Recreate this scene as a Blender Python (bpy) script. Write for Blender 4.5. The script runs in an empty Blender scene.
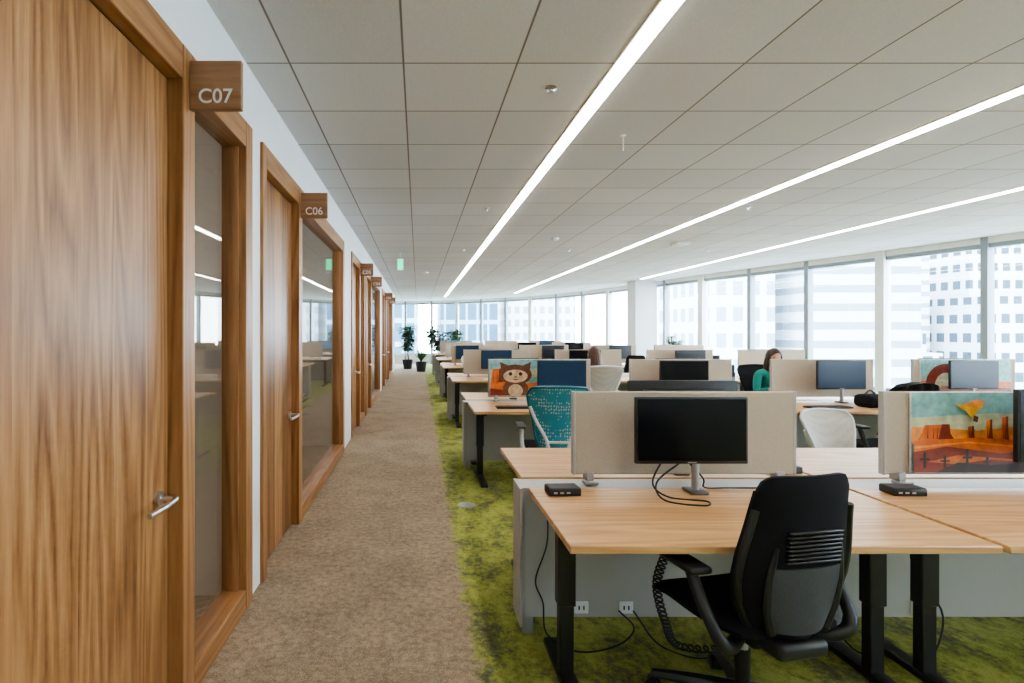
import bpy, bmesh, math, random
from mathutils import Vector, Matrix
random.seed(7)
S=bpy.context.scene
COL=S.collection
R=math.radians
try:
    S.view_settings.look='AgX - Medium High Contrast'
except Exception as ex: print('look',ex)

# ---------------------------------------------------------------- materials
def newmat(name):
    m=bpy.data.materials.new(name); m.use_nodes=True
    nt=m.node_tree; b=nt.nodes['Principled BSDF']
    return m,nt,b
def N(nt,t,**k):
    n=nt.nodes.new(t)
    for a,v in k.items(): setattr(n,a,v)
    return n
def ramp(nt,stops):
    r=N(nt,'ShaderNodeValToRGB'); e=r.color_ramp.elements
    while len(e)<len(stops): e.new(0.5)
    for i,(p,c) in enumerate(stops):
        e[i].position=p; e[i].color=(c[0],c[1],c[2],1)
    return r
def mat(name,c,rough=0.5,metal=0.0,var=0.08,scale=30,bump=0.0,spec=0.5,emit=None,es=0):
    m,nt,b=newmat(name)
    tc=N(nt,'ShaderNodeTexCoord'); no=N(nt,'ShaderNodeTexNoise'); no.inputs['Scale'].default_value=scale
    no.inputs['Detail'].default_value=4
    nt.links.new(tc.outputs['Object'],no.inputs['Vector'])
    r=ramp(nt,[(0.3,[x*(1-var) for x in c]),(0.7,[min(1,x*(1+var)) for x in c])])
    nt.links.new(no.outputs['Fac'],r.inputs['Fac']); nt.links.new(r.outputs['Color'],b.inputs['Base Color'])
    b.inputs['Roughness'].default_value=rough; b.inputs['Metallic'].default_value=metal
    b.inputs['Specular IOR Level'].default_value=spec
    if bump>0:
        bp=N(nt,'ShaderNodeBump'); bp.inputs['Strength'].default_value=bump; bp.inputs['Distance'].default_value=0.01
        nt.links.new(no.outputs['Fac'],bp.inputs['Height']); nt.links.new(bp.outputs['Normal'],b.inputs['Normal'])
    if emit:
        b.inputs['Emission Color'].default_value=(*emit,1); b.inputs['Emission Strength'].default_value=es
    return m
def wood(name,c1,c2,c3,axis='z',rough=0.4,plank=0.0,sc=1.0,rnd=False):
    m,nt,b=newmat(name); L=nt.links.new
    tc=N(nt,'ShaderNodeTexCoord'); mp=N(nt,'ShaderNodeMapping')
    s={'z':(9*sc,9*sc,0.55*sc),'y':(9*sc,0.55*sc,9*sc),'x':(0.55*sc,9*sc,9*sc)}[axis]
    mp.inputs['Scale'].default_value=s
    vec=tc.outputs['Object']
    if rnd:
        oi=N(nt,'ShaderNodeObjectInfo'); ad=N(nt,'ShaderNodeVectorMath',operation='ADD'); mu=N(nt,'ShaderNodeMath',operation='MULTIPLY')
        mu.inputs[1].default_value=37.0; L(oi.outputs['Random'],mu.inputs[0]); L(vec,ad.inputs[0]); L(mu.outputs[0],ad.inputs[1]); vec=ad.outputs[0]
    L(vec,mp.inputs['Vector'])
    fac_extra=None
    sep=N(nt,'ShaderNodeSeparateXYZ'); L(vec,sep.inputs[0])
    vin=mp.outputs[0]
    if plank>0:
        dv=N(nt,'ShaderNodeMath',operation='DIVIDE'); dv.inputs[1].default_value=plank
        L(sep.outputs['X' if axis=='y' else 'Y'],dv.inputs[0])
        fl=N(nt,'ShaderNodeMath',operation='FLOOR'); L(dv.outputs[0],fl.inputs[0])
        wn=N(nt,'ShaderNodeTexWhiteNoise',noise_dimensions='1D'); L(fl.outputs[0],wn.inputs['W'])
        fac_extra=wn.outputs['Value']
        sm=N(nt,'ShaderNodeVectorMath',operation='SCALE'); sm.inputs['Scale'].default_value=11.0; L(wn.outputs['Color'],sm.inputs[0])
        a2=N(nt,'ShaderNodeVectorMath',operation='ADD'); L(mp.outputs[0],a2.inputs[0]); L(sm.outputs[0],a2.inputs[1]); vin=a2.outputs[0]
    n1=N(nt,'ShaderNodeTexNoise'); n1.inputs['Scale'].default_value=0.55; n1.inputs['Detail'].default_value=1.0; n1.inputs['Distortion'].default_value=0.3
    L(vin,n1.inputs['Vector'])
    mul=N(nt,'ShaderNodeMath',operation='MULTIPLY'); mul.inputs[1].default_value=11.0; L(n1.outputs['Fac'],mul.inputs[0])
    fr=N(nt,'ShaderNodeMath',operation='PINGPONG'); fr.inputs[1].default_value=0.5; L(mul.outputs[0],fr.inputs[0])
    n2=N(nt,'ShaderNodeTexNoise'); n2.inputs['Scale'].default_value=6; n2.inputs['Detail'].default_value=6; n2.inputs['Roughness'].default_value=0.65
    L(vin,n2.inputs['Vector'])
    mx=N(nt,'ShaderNodeMath',operation='MULTIPLY_ADD'); mx.inputs[1].default_value=0.62; L(fr.outputs[0],mx.inputs[0]); 
    m3=N(nt,'ShaderNodeMath',operation='MULTIPLY'); m3.inputs[1].default_value=0.72; L(n2.outputs['Fac'],m3.inputs[0]); L(m3.outputs[0],mx.inputs[2])
    out=mx.outputs[0]
    if fac_extra:
        m4=N(nt,'ShaderNodeMath',operation='MULTIPLY_ADD'); m4.inputs[1].default_value=0.36; L(fac_extra,m4.inputs[0])
        s4=N(nt,'ShaderNodeMath',operation='SUBTRACT'); s4.inputs[1].default_value=0.18; L(out,s4.inputs[0]); L(s4.outputs[0],m4.inputs[2]); out=m4.outputs[0]
    r=ramp(nt,[(0.25,c1),(0.5,c2),(0.8,c3)]); L(out,r.inputs['Fac']); L(r.outputs['Color'],b.inputs['Base Color'])
    b.inputs['Roughness'].default_value=rough
    bp=N(nt,'ShaderNodeBump'); bp.inputs['Strength'].default_value=0.08; bp.inputs['Distance'].default_value=0.004
    L(n2.outputs['Fac'],bp.inputs['Height']); L(bp.outputs['Normal'],b.inputs['Normal'])
    return m
def emis(name,c,s):
    m,nt,b=newmat(name); b.inputs['Base Color'].default_value=(*c,1)
    b.inputs['Emission Color'].default_value=(*c,1); b.inputs['Emission Strength'].default_value=s
    return m
def glass(name,tint,f0=0.05,mx_=1.0):
    # thin pane: Schlick reflectance, symmetric for both sides
    m=bpy.data.materials.new(name); m.use_nodes=True; nt=m.node_tree; nt.nodes.clear(); L=nt.links.new
    o=N(nt,'ShaderNodeOutputMaterial'); mx=N(nt,'ShaderNodeMixShader'); t=N(nt,'ShaderNodeBsdfTransparent'); g=N(nt,'ShaderNodeBsdfGlossy')
    ge=N(nt,'ShaderNodeNewGeometry'); dt=N(nt,'ShaderNodeVectorMath',operation='DOT_PRODUCT'); L(ge.outputs['Incoming'],dt.inputs[0]); L(ge.outputs['Normal'],dt.inputs[1])
    ab=N(nt,'ShaderNodeMath',operation='ABSOLUTE'); L(dt.outputs['Value'],ab.inputs[0])
    om=N(nt,'ShaderNodeMath',operation='SUBTRACT'); om.inputs[0].default_value=1.0; L(ab.outputs[0],om.inputs[1])
    pw=N(nt,'ShaderNodeMath',operation='POWER'); pw.inputs[1].default_value=5.0; L(om.outputs[0],pw.inputs[0])
    ma=N(nt,'ShaderNodeMath',operation='MULTIPLY_ADD'); ma.inputs[1].default_value=(1-f0)*mx_; ma.inputs[2].default_value=f0; L(pw.outputs[0],ma.inputs[0])
    t.inputs['Color'].default_value=(*tint,1); g.inputs['Roughness'].default_value=0.0
    L(ma.outputs[0],mx.inputs[0]); L(t.outputs[0],mx.inputs[1]); L(g.outputs[0],mx.inputs[2]); L(mx.outputs[0],o.inputs[0])
    return m

M={}
M['door']=wood('oak_door_veneer',(0.14,0.057,0.020),(0.275,0.130,0.050),(0.42,0.225,0.098),'z',0.36,plank=0.19)
M['frame']=wood('oak_frame',(0.20,0.088,0.033),(0.32,0.153,0.060),(0.42,0.22,0.095),'z',0.4)
M['frameh']=wood('oak_frame_horizontal',(0.20,0.088,0.033),(0.32,0.153,0.060),(0.42,0.22,0.095),'y',0.4)
M['signwood']=wood('oak_sign',(0.22,0.11,0.055),(0.32,0.17,0.088),(0.40,0.23,0.125),'x',0.5)
M['desk']=wood('oak_desktop',(0.42,0.215,0.085),(0.56,0.32,0.14),(0.70,0.44,0.215),'x',0.38,rnd=True)
M['white']=mat('white_paint',(0.80,0.81,0.82),0.6,var=0.02,scale=6)
M['colw']=mat('column_shade_grey',(0.66,0.67,0.69),0.6,var=0.02,scale=6)  # white column; grey put into the colour to make its shade more distinct
M['wallw']=mat('grey_white_paint',(0.76,0.78,0.80),0.6,var=0.03,scale=3)
M['roomw']=mat('warm_room_paint',(0.72,0.68,0.62),0.6,var=0.03,scale=3)
M['fabric']=mat('beige_fabric',(0.45,0.39,0.315),0.95,var=0.12,scale=350,bump=0.2,spec=0.1)
M['panel']=mat('light_grey_laminate',(0.43,0.415,0.39),0.5,var=0.05,scale=200)
M['panel2']=mat('putty_metal',(0.40,0.385,0.36),0.5,var=0.03)
M['blk']=mat('black_plastic',(0.014,0.014,0.016),0.45,var=0.2)
M['blkm']=mat('black_powder_coat',(0.015,0.015,0.017),0.4,var=0.1,scale=200)
M['blkf']=mat('black_fabric',(0.011,0.011,0.014),0.9,var=0.35,scale=400,bump=0.3,spec=0.2)
M['grymesh']=mat('charcoal_mesh',(0.045,0.045,0.05),0.7,var=0.3,scale=300)
M['screen']=mat('screen_glass',(0.005,0.005,0.007),0.22,var=0.1,spec=0.25)
M['silver']=mat('silver_metal',(0.62,0.62,0.63),0.3,1.0,var=0.04)
M['dsilver']=mat('grey_alu',(0.40,0.40,0.41),0.4,0.6,var=0.04)
M['stand']=mat('dark_grey_stand',(0.13,0.13,0.135),0.4,0.4,var=0.04)
M['mull']=mat('window_mullion_alu',(0.27,0.31,0.35),0.45,0.3,var=0.03)
M['text']=mat('white_lettering',(0.85,0.85,0.83),0.5,var=0.01)
M['strip']=emis('led_diffuser',(1.0,0.95,0.89),36.0)
M['striptrim']=mat('light_trim_white',(0.85,0.85,0.85),0.5,var=0.01)
M['glassin']=glass('office_glass',(0.95,0.945,0.93),0.07,0.95)
M['glassout']=glass('facade_glass',(0.92,0.96,0.98),0.05,0.6)
M['lgrey']=mat('light_grey_plastic',(0.60,0.61,0.62),0.45,var=0.03)
M['green']=emis('exit_green',(0.02,0.55,0.28),3.0)
M['scr_blue']=mat('screen_image_blue',(0.008,0.014,0.022),0.25,spec=0.25,emit=(0.05,0.16,0.33),es=0.16)
M['scr_lit']=mat('screen_image_pale',(0.01,0.01,0.012),0.2,emit=(0.2,0.42,0.65),es=0.7)
M['soil']=mat('soil',(0.05,0.035,0.02),0.95,var=0.4,scale=60)
M['leaf']=mat('leaf_green',(0.04,0.11,0.03),0.5,var=0.4,scale=8)
M['leaf2']=mat('leaf_blue_green',(0.05,0.10,0.06),0.5,var=0.4,scale=8)
M['skin']=mat('skin_tone',(0.55,0.33,0.23),0.55,var=0.05)
M['hair']=mat('dark_brown_hair',(0.030,0.015,0.010),0.5,var=0.5,scale=90,bump=0.4)
M['hair2']=mat('auburn_hair',(0.07,0.026,0.015),0.5,var=0.5,scale=90,bump=0.4)
M['teal_cloth']=mat('teal_knit',(0.015,0.19,0.16),0.9,var=0.15,scale=120)
M['grey_cloth']=mat('grey_knit',(0.12,0.12,0.13),0.9,var=0.15,scale=120)
M['jeans']=mat('dark_denim',(0.03,0.045,0.08),0.9,var=0.2,scale=200)
M['eye']=mat('eye_dark',(0.02,0.012,0.01),0.2)
M['lip']=mat('lip_tone',(0.42,0.14,0.12),0.5)
M['paper']=mat('paper_white',(0.8,0.8,0.78),0.8,var=0.03)
for nm,c in dict(p_sky=(0.22,0.45,0.45),p_sky2=(0.50,0.54,0.36),p_or=(0.62,0.15,0.028),p_or2=(0.78,0.30,0.06),p_red=(0.20,0.028,0.012),p_dk=(0.03,0.012,0.012),
                 p_yel=(0.85,0.46,0.04),p_crm=(0.62,0.45,0.29),p_brn=(0.15,0.055,0.025),p_teal=(0.05,0.32,0.33),p_wh=(0.8,0.8,0.78)).items():
    M[nm]=mat('print_'+nm[2:],c,0.4,var=0.28,scale=22)

def perf(name,c,hole,sc=60,th=0.32):
    m,nt,b=newmat(name); L=nt.links.new
    tc=N(nt,'ShaderNodeTexCoord'); v=N(nt,'ShaderNodeTexVoronoi'); v.inputs['Scale'].default_value=sc; v.inputs['Randomness'].default_value=0.35
    mp=N(nt,'ShaderNodeMapping'); mp.inputs['Scale'].default_value=(1.0,0.3,0.7)
    L(tc.outputs['Object'],mp.inputs[0]); L(mp.outputs[0],v.inputs['Vector'])
    r=ramp(nt,[(th-0.04,hole),(th,c)]); L(v.outputs['Distance'],r.inputs['Fac']); L(r.outputs['Color'],b.inputs['Base Color'])
    b.inputs['Roughness'].default_value=0.5
    return m
M['teal']=perf('teal_perforated_back',(0.035,0.25,0.33),(0.42,0.50,0.50),48,0.33)
M['tealrim']=mat('teal_rim',(0.012,0.13,0.18),0.4)
M['ltmesh']=perf('pale_mesh_back',(0.50,0.47,0.42),(0.25,0.24,0.22),120,0.28)

def carpet():
    m,nt,b=newmat('carpet_tan_and_moss'); L=nt.links.new
    tc=N(nt,'ShaderNodeTexCoord'); P=tc.outputs['Object']
    def noise(sc,det=4,rough=0.6,stretch=None):
        n=N(nt,'ShaderNodeTexNoise'); n.inputs['Scale'].default_value=sc; n.inputs['Detail'].default_value=det; n.inputs['Roughness'].default_value=rough
        if stretch:
            mp=N(nt,'ShaderNodeMapping'); mp.inputs['Scale'].default_value=stretch; L(P,mp.inputs[0]); L(mp.outputs[0],n.inputs['Vector'])
        else: L(P,n.inputs['Vector'])
        return n
    nf=noise(170,3,0.85); nm=noise(26,5,0.78); nl=noise(2.6,5,0.65); ng=noise(3.6,7,0.74,(1.3,0.8,1))
    a=N(nt,'ShaderNodeMath',operation='MULTIPLY_ADD'); a.inputs[1].default_value=0.6; L(nf.outputs['Fac'],a.inputs[0])
    a2=N(nt,'ShaderNodeMath',operation='MULTIPLY'); a2.inputs[1].default_value=0.4; L(nm.outputs['Fac'],a2.inputs[0]); L(a2.outputs[0],a.inputs[2])
    rt=ramp(nt,[(0.38,(0.14,0.107,0.078)),(0.5,(0.315,0.245,0.178)),(0.62,(0.51,0.415,0.315))]); L(a.outputs[0],rt.inputs['Fac'])
    rl=ramp(nt,[(0.35,(0.82,0.82,0.82)),(0.65,(1.10,1.08,1.05))]); L(nl.outputs['Fac'],rl.inputs['Fac'])
    mt=N(nt,'ShaderNodeMix',data_type='RGBA',blend_type='MULTIPLY'); mt.inputs[0].default_value=1
    L(rt.outputs['Color'],mt.inputs[6]); L(rl.outputs['Color'],mt.inputs[7])
    g=N(nt,'ShaderNodeMath',operation='MULTIPLY_ADD'); g.inputs[1].default_value=0.4; L(nm.outputs['Fac'],g.inputs[0])
    g2=N(nt,'ShaderNodeMath',operation='MULTIPLY'); g2.inputs[1].default_value=0.6; L(ng.outputs['Fac'],g2.inputs[0]); L(g2.outputs[0],g.inputs[2])
    rg=ramp(nt,[(0.39,(0.10,0.097,0.066)),(0.455,(0.175,0.178,0.078)),(0.50,(0.27,0.295,0.072)),(0.575,(0.37,0.39,0.11))]); L(g.outputs[0],rg.inputs['Fac'])
    rf=ramp(nt,[(0.34,(0.72,0.72,0.72)),(0.66,(1.22,1.22,1.22))]); L(nf.outputs['Fac'],rf.inputs['Fac'])
    mg=N(nt,'ShaderNodeMix',data_type='RGBA',blend_type='MULTIPLY'); mg.inputs[0].default_value=1
    L(rg.outputs['Color'],mg.inputs[6]); L(rf.outputs['Color'],mg.inputs[7])
    sp=N(nt,'ShaderNodeSeparateXYZ'); L(P,sp.inputs[0])
    nb=noise(9,4,0.7)
    d=N(nt,'ShaderNodeMath',operation='MULTIPLY_ADD'); d.inputs[1].default_value=0.22; L(nb.outputs['Fac'],d.inputs[0]); L(sp.outputs['X'],d.inputs[2])
    mr=N(nt,'ShaderNodeMapRange'); mr.inputs['From Min'].default_value=0.35; mr.inputs['From Max'].default_value=0.40; L(d.outputs[0],mr.inputs['Value'])
    mx=N(nt,'ShaderNodeMix',data_type='RGBA'); L(mr.outputs[0],mx.inputs[0]); L(mt.outputs[2],mx.inputs[6]); L(mg.outputs[2],mx.inputs[7])
    L(mx.outputs[2],b.inputs['Base Color']); b.inputs['Roughness'].default_value=0.95; b.inputs['Specular IOR Level'].default_value=0.1
    bp=N(nt,'ShaderNodeBump'); bp.inputs['Strength'].default_value=0.12; bp.inputs['Distance'].default_value=0.004
    L(nf.outputs['Fac'],bp.inputs['Height']); L(bp.outputs['Normal'],b.inputs['Normal'])
    return m
M['carpet']=carpet()

def ceilmat():
    m,nt,b=newmat('ceiling_tiles'); L=nt.links.new
    T=0.627
    tc=N(nt,'ShaderNodeTexCoord'); sp=N(nt,'ShaderNodeSeparateXYZ'); L(tc.outputs['Object'],sp.inputs[0])
    outs=[];fl=[]
    for ax,off in (('X',0.08),('Y',-2.89+T*10)):
        a=N(nt,'ShaderNodeMath',operation='ADD'); a.inputs[1].default_value=off+T*20; L(sp.outputs[ax],a.inputs[0])
        d=N(nt,'ShaderNodeMath',operation='DIVIDE'); d.inputs[1].default_value=T; L(a.outputs[0],d.inputs[0])
        f=N(nt,'ShaderNodeMath',operation='FLOOR'); L(d.outputs[0],f.inputs[0]); fl.append(f.outputs[0])
        p=N(nt,'ShaderNodeMath',operation='PINGPONG'); p.inputs[1].default_value=0.5; L(d.outputs[0],p.inputs[0]); outs.append(p.outputs[0])
    mn=N(nt,'ShaderNodeMath',operation='MINIMUM'); L(outs[0],mn.inputs[0]); L(outs[1],mn.inputs[1])
    r=ramp(nt,[(0.0,(0.33,0.29,0.25)),(0.007,(0.35,0.31,0.27)),(0.011,(1,1,1))]); L(mn.outputs[0],r.inputs['Fac'])
    cb=N(nt,'ShaderNodeCombineXYZ'); L(fl[0],cb.inputs[0]); L(fl[1],cb.inputs[1])
    wn=N(nt,'ShaderNodeTexWhiteNoise',noise_dimensions='2D'); L(cb.outputs[0],wn.inputs['Vector'])
    rw=ramp(nt,[(0,(0.635,0.635,0.63)),(1,(0.70,0.70,0.695))]); L(wn.outputs['Value'],rw.inputs['Fac'])
    no=N(nt,'ShaderNodeTexNoise'); no.inputs['Scale'].default_value=90; no.inputs['Detail'].default_value=4; L(tc.outputs['Object'],no.inputs['Vector'])
    rn=ramp(nt,[(0.3,(0.90,0.90,0.90)),(0.7,(1,1,1))]); L(no.outputs['Fac'],rn.inputs['Fac'])
    m1=N(nt,'ShaderNodeMix',data_type='RGBA',blend_type='MULTIPLY'); m1.inputs[0].default_value=1; L(rw.outputs['Color'],m1.inputs[6]); L(rn.outputs['Color'],m1.inputs[7])
    m2=N(nt,'ShaderNodeMix',data_type='RGBA',blend_type='MULTIPLY'); m2.inputs[0].default_value=1; L(m1.outputs[2],m2.inputs[6]); L(r.outputs['Color'],m2.inputs[7])
    L(m2.outputs[2],b.inputs['Base Color']); b.inputs['Roughness'].default_value=0.85; b.inputs['Specular IOR Level'].default_value=0.2
    return m
M['ceil']=ceilmat()

def facade(name,wall,win,sx,sz,frac=0.6,fz=0.6):
    m,nt,b=newmat(name); L=nt.links.new
    tc=N(nt,'ShaderNodeTexCoord'); sp=N(nt,'ShaderNodeSeparateXYZ'); L(tc.outputs['Object'],sp.inputs[0])
    xy=N(nt,'ShaderNodeMath',operation='ADD'); L(sp.outputs['X'],xy.inputs[0]); L(sp.outputs['Y'],xy.inputs[1])
    res=[]
    for src,s,fr in ((xy.outputs[0],sx,frac),(sp.outputs['Z'],sz,fz)):
        d=N(nt,'ShaderNodeMath',operation='DIVIDE'); d.inputs[1].default_value=s; L(src,d.inputs[0])
        f=N(nt,'ShaderNodeMath',operation='FRACT'); L(d.outputs[0],f.inputs[0])
        l=N(nt,'ShaderNodeMath',operation='LESS_THAN'); l.inputs[1].default_value=fr; L(f.outputs[0],l.inputs[0]); res.append(l.outputs[0])
    mu=N(nt,'ShaderNodeMath',operation='MULTIPLY'); L(res[0],mu.inputs[0]); L(res[1],mu.inputs[1])
    mx=N(nt,'ShaderNodeMix',data_type='RGBA'); L(mu.outputs[0],mx.inputs[0]); mx.inputs[6].default_value=(*wall,1); mx.inputs[7].default_value=(*win,1)
    L(mx.outputs[2],b.inputs['Base Color']); b.inputs['Roughness'].default_value=0.7; b.inputs['Specular IOR Level'].default_value=0.1
    return m

# ---------------------------------------------------------------- mesh builder
class MB:
    def __init__(s): s.v=[];s.f=[];s.m=[];s.s=[];s.mats=[]
    def mi(s,k):
        mt=M[k] if isinstance(k,str) else k
        if mt not in s.mats: s.mats.append(mt)
        return s.mats.index(mt)
    def add(s,vs,fs,k,smooth=False,T=None):
        o=len(s.v); i=s.mi(k)
        for p in vs:
            p=Vector(p)
            if T is not None: p=T@p
            s.v.append(p)
        for f in fs: s.f.append([o+a for a in f]); s.m.append(i); s.s.append(smooth)
    def box(s,x0,x1,y0,y1,z0,z1,k,T=None):
        vs=[(x,y,z) for z in (z0,z1) for y in (y0,y1) for x in (x0,x1)]
        s.add(vs,[(0,2,3,1),(4,5,7,6),(0,1,5,4),(2,6,7,3),(0,4,6,2),(1,3,7,5)],k,False,T)
    def rbox(s,x0,x1,y0,y1,z0,z1,k,r=0.01,seg=2,T=None,smooth=True):
        b=bmesh.new(); bmesh.ops.create_cube(b,size=1)
        for v in b.verts: v.co=Vector(((x0+x1)/2+v.co.x*(x1-x0),(y0+y1)/2+v.co.y*(y1-y0),(z0+z1)/2+v.co.z*(z1-z0)))
        r=min(r,0.49*min(x1-x0,y1-y0,z1-z0))
        bmesh.ops.bevel(b,geom=list(b.edges),offset=r,segments=seg,profile=0.5,affect='EDGES')
        b.verts.index_update()
        s.add([v.co.copy() for v in b.verts],[[v.index for v in f.verts] for f in b.faces],k,smooth,T); b.free()
    def tube(s,pts,r,k,n=8,T=None,cap=True,sq=1.0):
        pts=[Vector(p) for p in pts]; rs=r if isinstance(r,(list,tuple)) else [r]*len(pts)
        vs=[];fs=[]
        d0=(pts[1]-pts[0]).normalized(); up=Vector((0,0,1)) if abs(d0.z)<0.9 else Vector((1,0,0))
        a=d0.cross(up).normalized()
        for i,p in enumerate(pts):
            if i==0:d=d0
            elif i==len(pts)-1:d=(pts[i]-pts[i-1]).normalized()
            else:d=((pts[i+1]-pts[i]).normalized()+(pts[i]-pts[i-1]).normalized()); d=d.normalized() if d.length>1e-6 else (pts[i+1]-pts[i]).normalized()
            a=(a-d*a.dot(d)); a=a.normalized() if a.length>1e-6 else d.orthogonal().normalized(); bb=d.cross(a)
            for j in range(n):
                t=2*math.pi*j/n; vs.append(p+a*math.cos(t)*rs[i]+bb*math.sin(t)*rs[i]*sq)
        for i in range(len(pts)-1):
            for j in range(n):
                fs.append((i*n+j,i*n+(j+1)%n,(i+1)*n+(j+1)%n,(i+1)*n+j))
        if cap: fs.append(tuple(range(n))[::-1]); fs.append(tuple((len(pts)-1)*n+j for j in range(n)))
        s.add(vs,fs,k,True,T)
    def curve(s,pts,r,k,n=8,sub=6,T=None):
        s.tube(catmull(pts,sub),r,k,n,T)
    def shell(s,F,B,nu,nv,k,kb=None,T=None):
        vs=[F(i/nu,j/nv) for j in range(nv+1) for i in range(nu+1)]
        ws=[B(i/nu,j/nv) for j in range(nv+1) for i in range(nu+1)]
        W=nu+1; o=len(vs)
        f1=[(j*W+i,j*W+i+1,(j+1)*W+i+1,(j+1)*W+i) for j in range(nv) for i in range(nu)]
        f2=[(o+j*W+i,o+(j+1)*W+i,o+(j+1)*W+i+1,o+j*W+i+1) for j in range(nv) for i in range(nu)]
        sd=[]
        for i in range(nu):
            sd.append((i,o+i,o+i+1,i+1)); a=nv*W+i; sd.append((a,a+1,o+a+1,o+a))
        for j in range(nv):
            a=j*W; sd.append((a,a+W,o+a+W,o+a)); a=j*W+nu; sd.append((a,o+a,o+a+W,a+W))
        s.add(vs+ws,f1+sd,k,True,T); 
        s.add(ws,[tuple(x-o for x in f) for f in f2],kb or k,True,T)
    def lathe(s,prof,k,n=20,T=None):
        vs=[];fs=[]
        for r,z in prof:
            for j in range(n): t=2*math.pi*j/n; vs.append((r*math.cos(t),r*math.sin(t),z))
        for i in range(len(prof)-1):
            for j in range(n): fs.append((i*n+j,i*n+(j+1)%n,(i+1)*n+(j+1)%n,(i+1)*n+j))
        fs.append(tuple(range(n))[::-1]); fs.append(tuple((len(prof)-1)*n+j for j in range(n)))
        s.add(vs,fs,k,True,T)
    def poly(s,pts,k,T=None): s.add(pts,[tuple(range(len(pts)))],k,False,T)
    def mesh(s,name):
        me=bpy.data.meshes.new(name); me.from_pydata(s.v,[],s.f)
        for m in s.mats: me.materials.append(m)
        me.polygons.foreach_set('material_index',s.m); me.polygons.foreach_set('use_smooth',s.s)
        me.validate(); me.update()
        b=bmesh.new(); b.from_mesh(me); bmesh.ops.recalc_face_normals(b,faces=b.faces); b.to_mesh(me); b.free()
        try: me.set_sharp_from_angle(angle=R(40))
        except Exception: pass
        return me
    def obj(s,name,loc=(0,0,0),rz=0,parent=None):
        return place(s.mesh(name),name,loc,rz,parent)
def place(me,name,loc=(0,0,0),rz=0,parent=None):
    o=bpy.data.objects.new(name,me); COL.objects.link(o); o.location=loc; o.rotation_euler=(0,0,rz)
    if parent: o.parent=parent
    return o
def empty(name,loc=(0,0,0),rz=0):
    o=bpy.data.objects.new(name,None); COL.objects.link(o); o.location=loc; o.rotation_euler=(0,0,rz); o.empty_display_size=0.1; return o
def catmull(P,sub=6):
    P=[Vector(p) for p in P]; Q=[P[0]*2-P[1]]+P+[P[-1]*2-P[-2]]; out=[]
    for i in range(1,len(Q)-2):
        for k in range(sub):
            t=k/sub; a,b,c,d=Q[i-1],Q[i],Q[i+1],Q[i+2]
            out.append(0.5*((2*b)+(c-a)*t+(2*a-5*b+4*c-d)*t*t+(3*b-a-3*c+d)*t**3))
    out.append(P[-1]); return out
def interp(tab,x):
    for i in range(len(tab)-1):
        if x<=tab[i+1][0]:
            t=(x-tab[i][0])/(tab[i+1][0]-tab[i][0])
            return tab[i][1]*(1-t)+tab[i+1][1]*t
    return tab[-1][1]

CH=2.98
# ---------------------------------------------------------------- room shell
FAC=[(10.1,-3.6),(10.1,-2.2),(10.1,-0.7),(10.05,0.8),(9.92,2.3),(9.7,3.8),(9.45,5.28),(9.16,6.75),(8.86,8.2),(8.52,9.65),(8.15,11.0),(7.77,12.3),(7.38,13.65),(7.05,15.0),
     (6.77,16.4),(6.45,17.8),(6.0,19.2),(5.4,20.5),(4.65,21.7),(3.8,22.75),(2.85,23.65),(1.8,24.4),(0.65,24.9),(-0.6,25.2),(-1.9,25.3),(-3.2,25.3),(-4.4,25.3)]
outline=[(-4.4,-3.6)]+FAC
def slab(name,z,k,t):
    b=MB(); n=len(outline)
    b.add([(x,y,z) for x,y in outline]+[(x,y,z+t) for x,y in outline],[tuple(range(n)),tuple(range(n,2*n))[::-1]]+[(i,(i+1)%n,n+(i+1)%n,n+i) for i in range(n)],k)
    return b.obj(name)
slab('floor',0,'carpet',-0.12); slab('ceiling',CH,'ceil',0.15)
b=MB(); b.box(-4.4,10.1,-3.72,-3.6,0,CH,'wallw'); b.obj('wall_back')
b=MB(); b.box(-4.52,-4.4,-3.6,25.3,0,CH,'roomw'); b.obj('wall_left_outer')

def seg_box(b,p,q,off0,off1,z0,z1,k,ext=0.0):
    p=Vector((*p,0)) if len(p)==2 else Vector(p); q=Vector((*q,0)) if len(q)==2 else Vector(q); d=(q-p).normalized(); n=Vector((d.y,-d.x,0))
    p=p-d*ext; q=q+d*ext
    c=[p+n*off0,q+n*off0,q+n*off1,p+n*off1]
    vs=[(v.x,v.y,z0) for v in c]+[(v.x,v.y,z1) for v in c]
    b.add(vs,[(0,1,2,3),(7,6,5,4),(0,4,5,1),(1,5,6,2),(2,6,7,3),(3,7,4,0)],k)
SILL=0.42
for i in range(len(FAC)-1):
    p,q=FAC[i],FAC[i+1]; b=MB()
    seg_box(b,p,q,0.0,0.12,0.0,SILL,'white',0.01)
    seg_box(b,p,q,-0.10,0.13,SILL-0.03,SILL,'white',0.0)
    seg_box(b,p,q,0.0,0.12,SILL,SILL+0.06,'mull')
    seg_box(b,p,q,0.0,0.12,CH-0.17,CH-0.10,'mull')
    seg_box(b,p,q,-0.02,0.14,CH-0.10,CH,'white',0.01)
    P=Vector(p);d=(Vector(q)-P).normalized()
    w=0.045 if i%3 else 0.075
    seg_box(b,P-d*w,P+d*w,-0.06 if i%3==0 else -0.03,0.12,0.0,CH,'mull' if i%3 else 'white')
    seg_box(b,P+d*w,Vector(q)-d*0.05,0.055,0.062,SILL+0.06,CH-0.17,'glassout')
    b.obj('window_%d'%(i+1))

b=MB(); b.rbox(6.27,6.90,15.15,15.75,0,CH,'colw',0.01,1); b.obj('structural_column')

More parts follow.
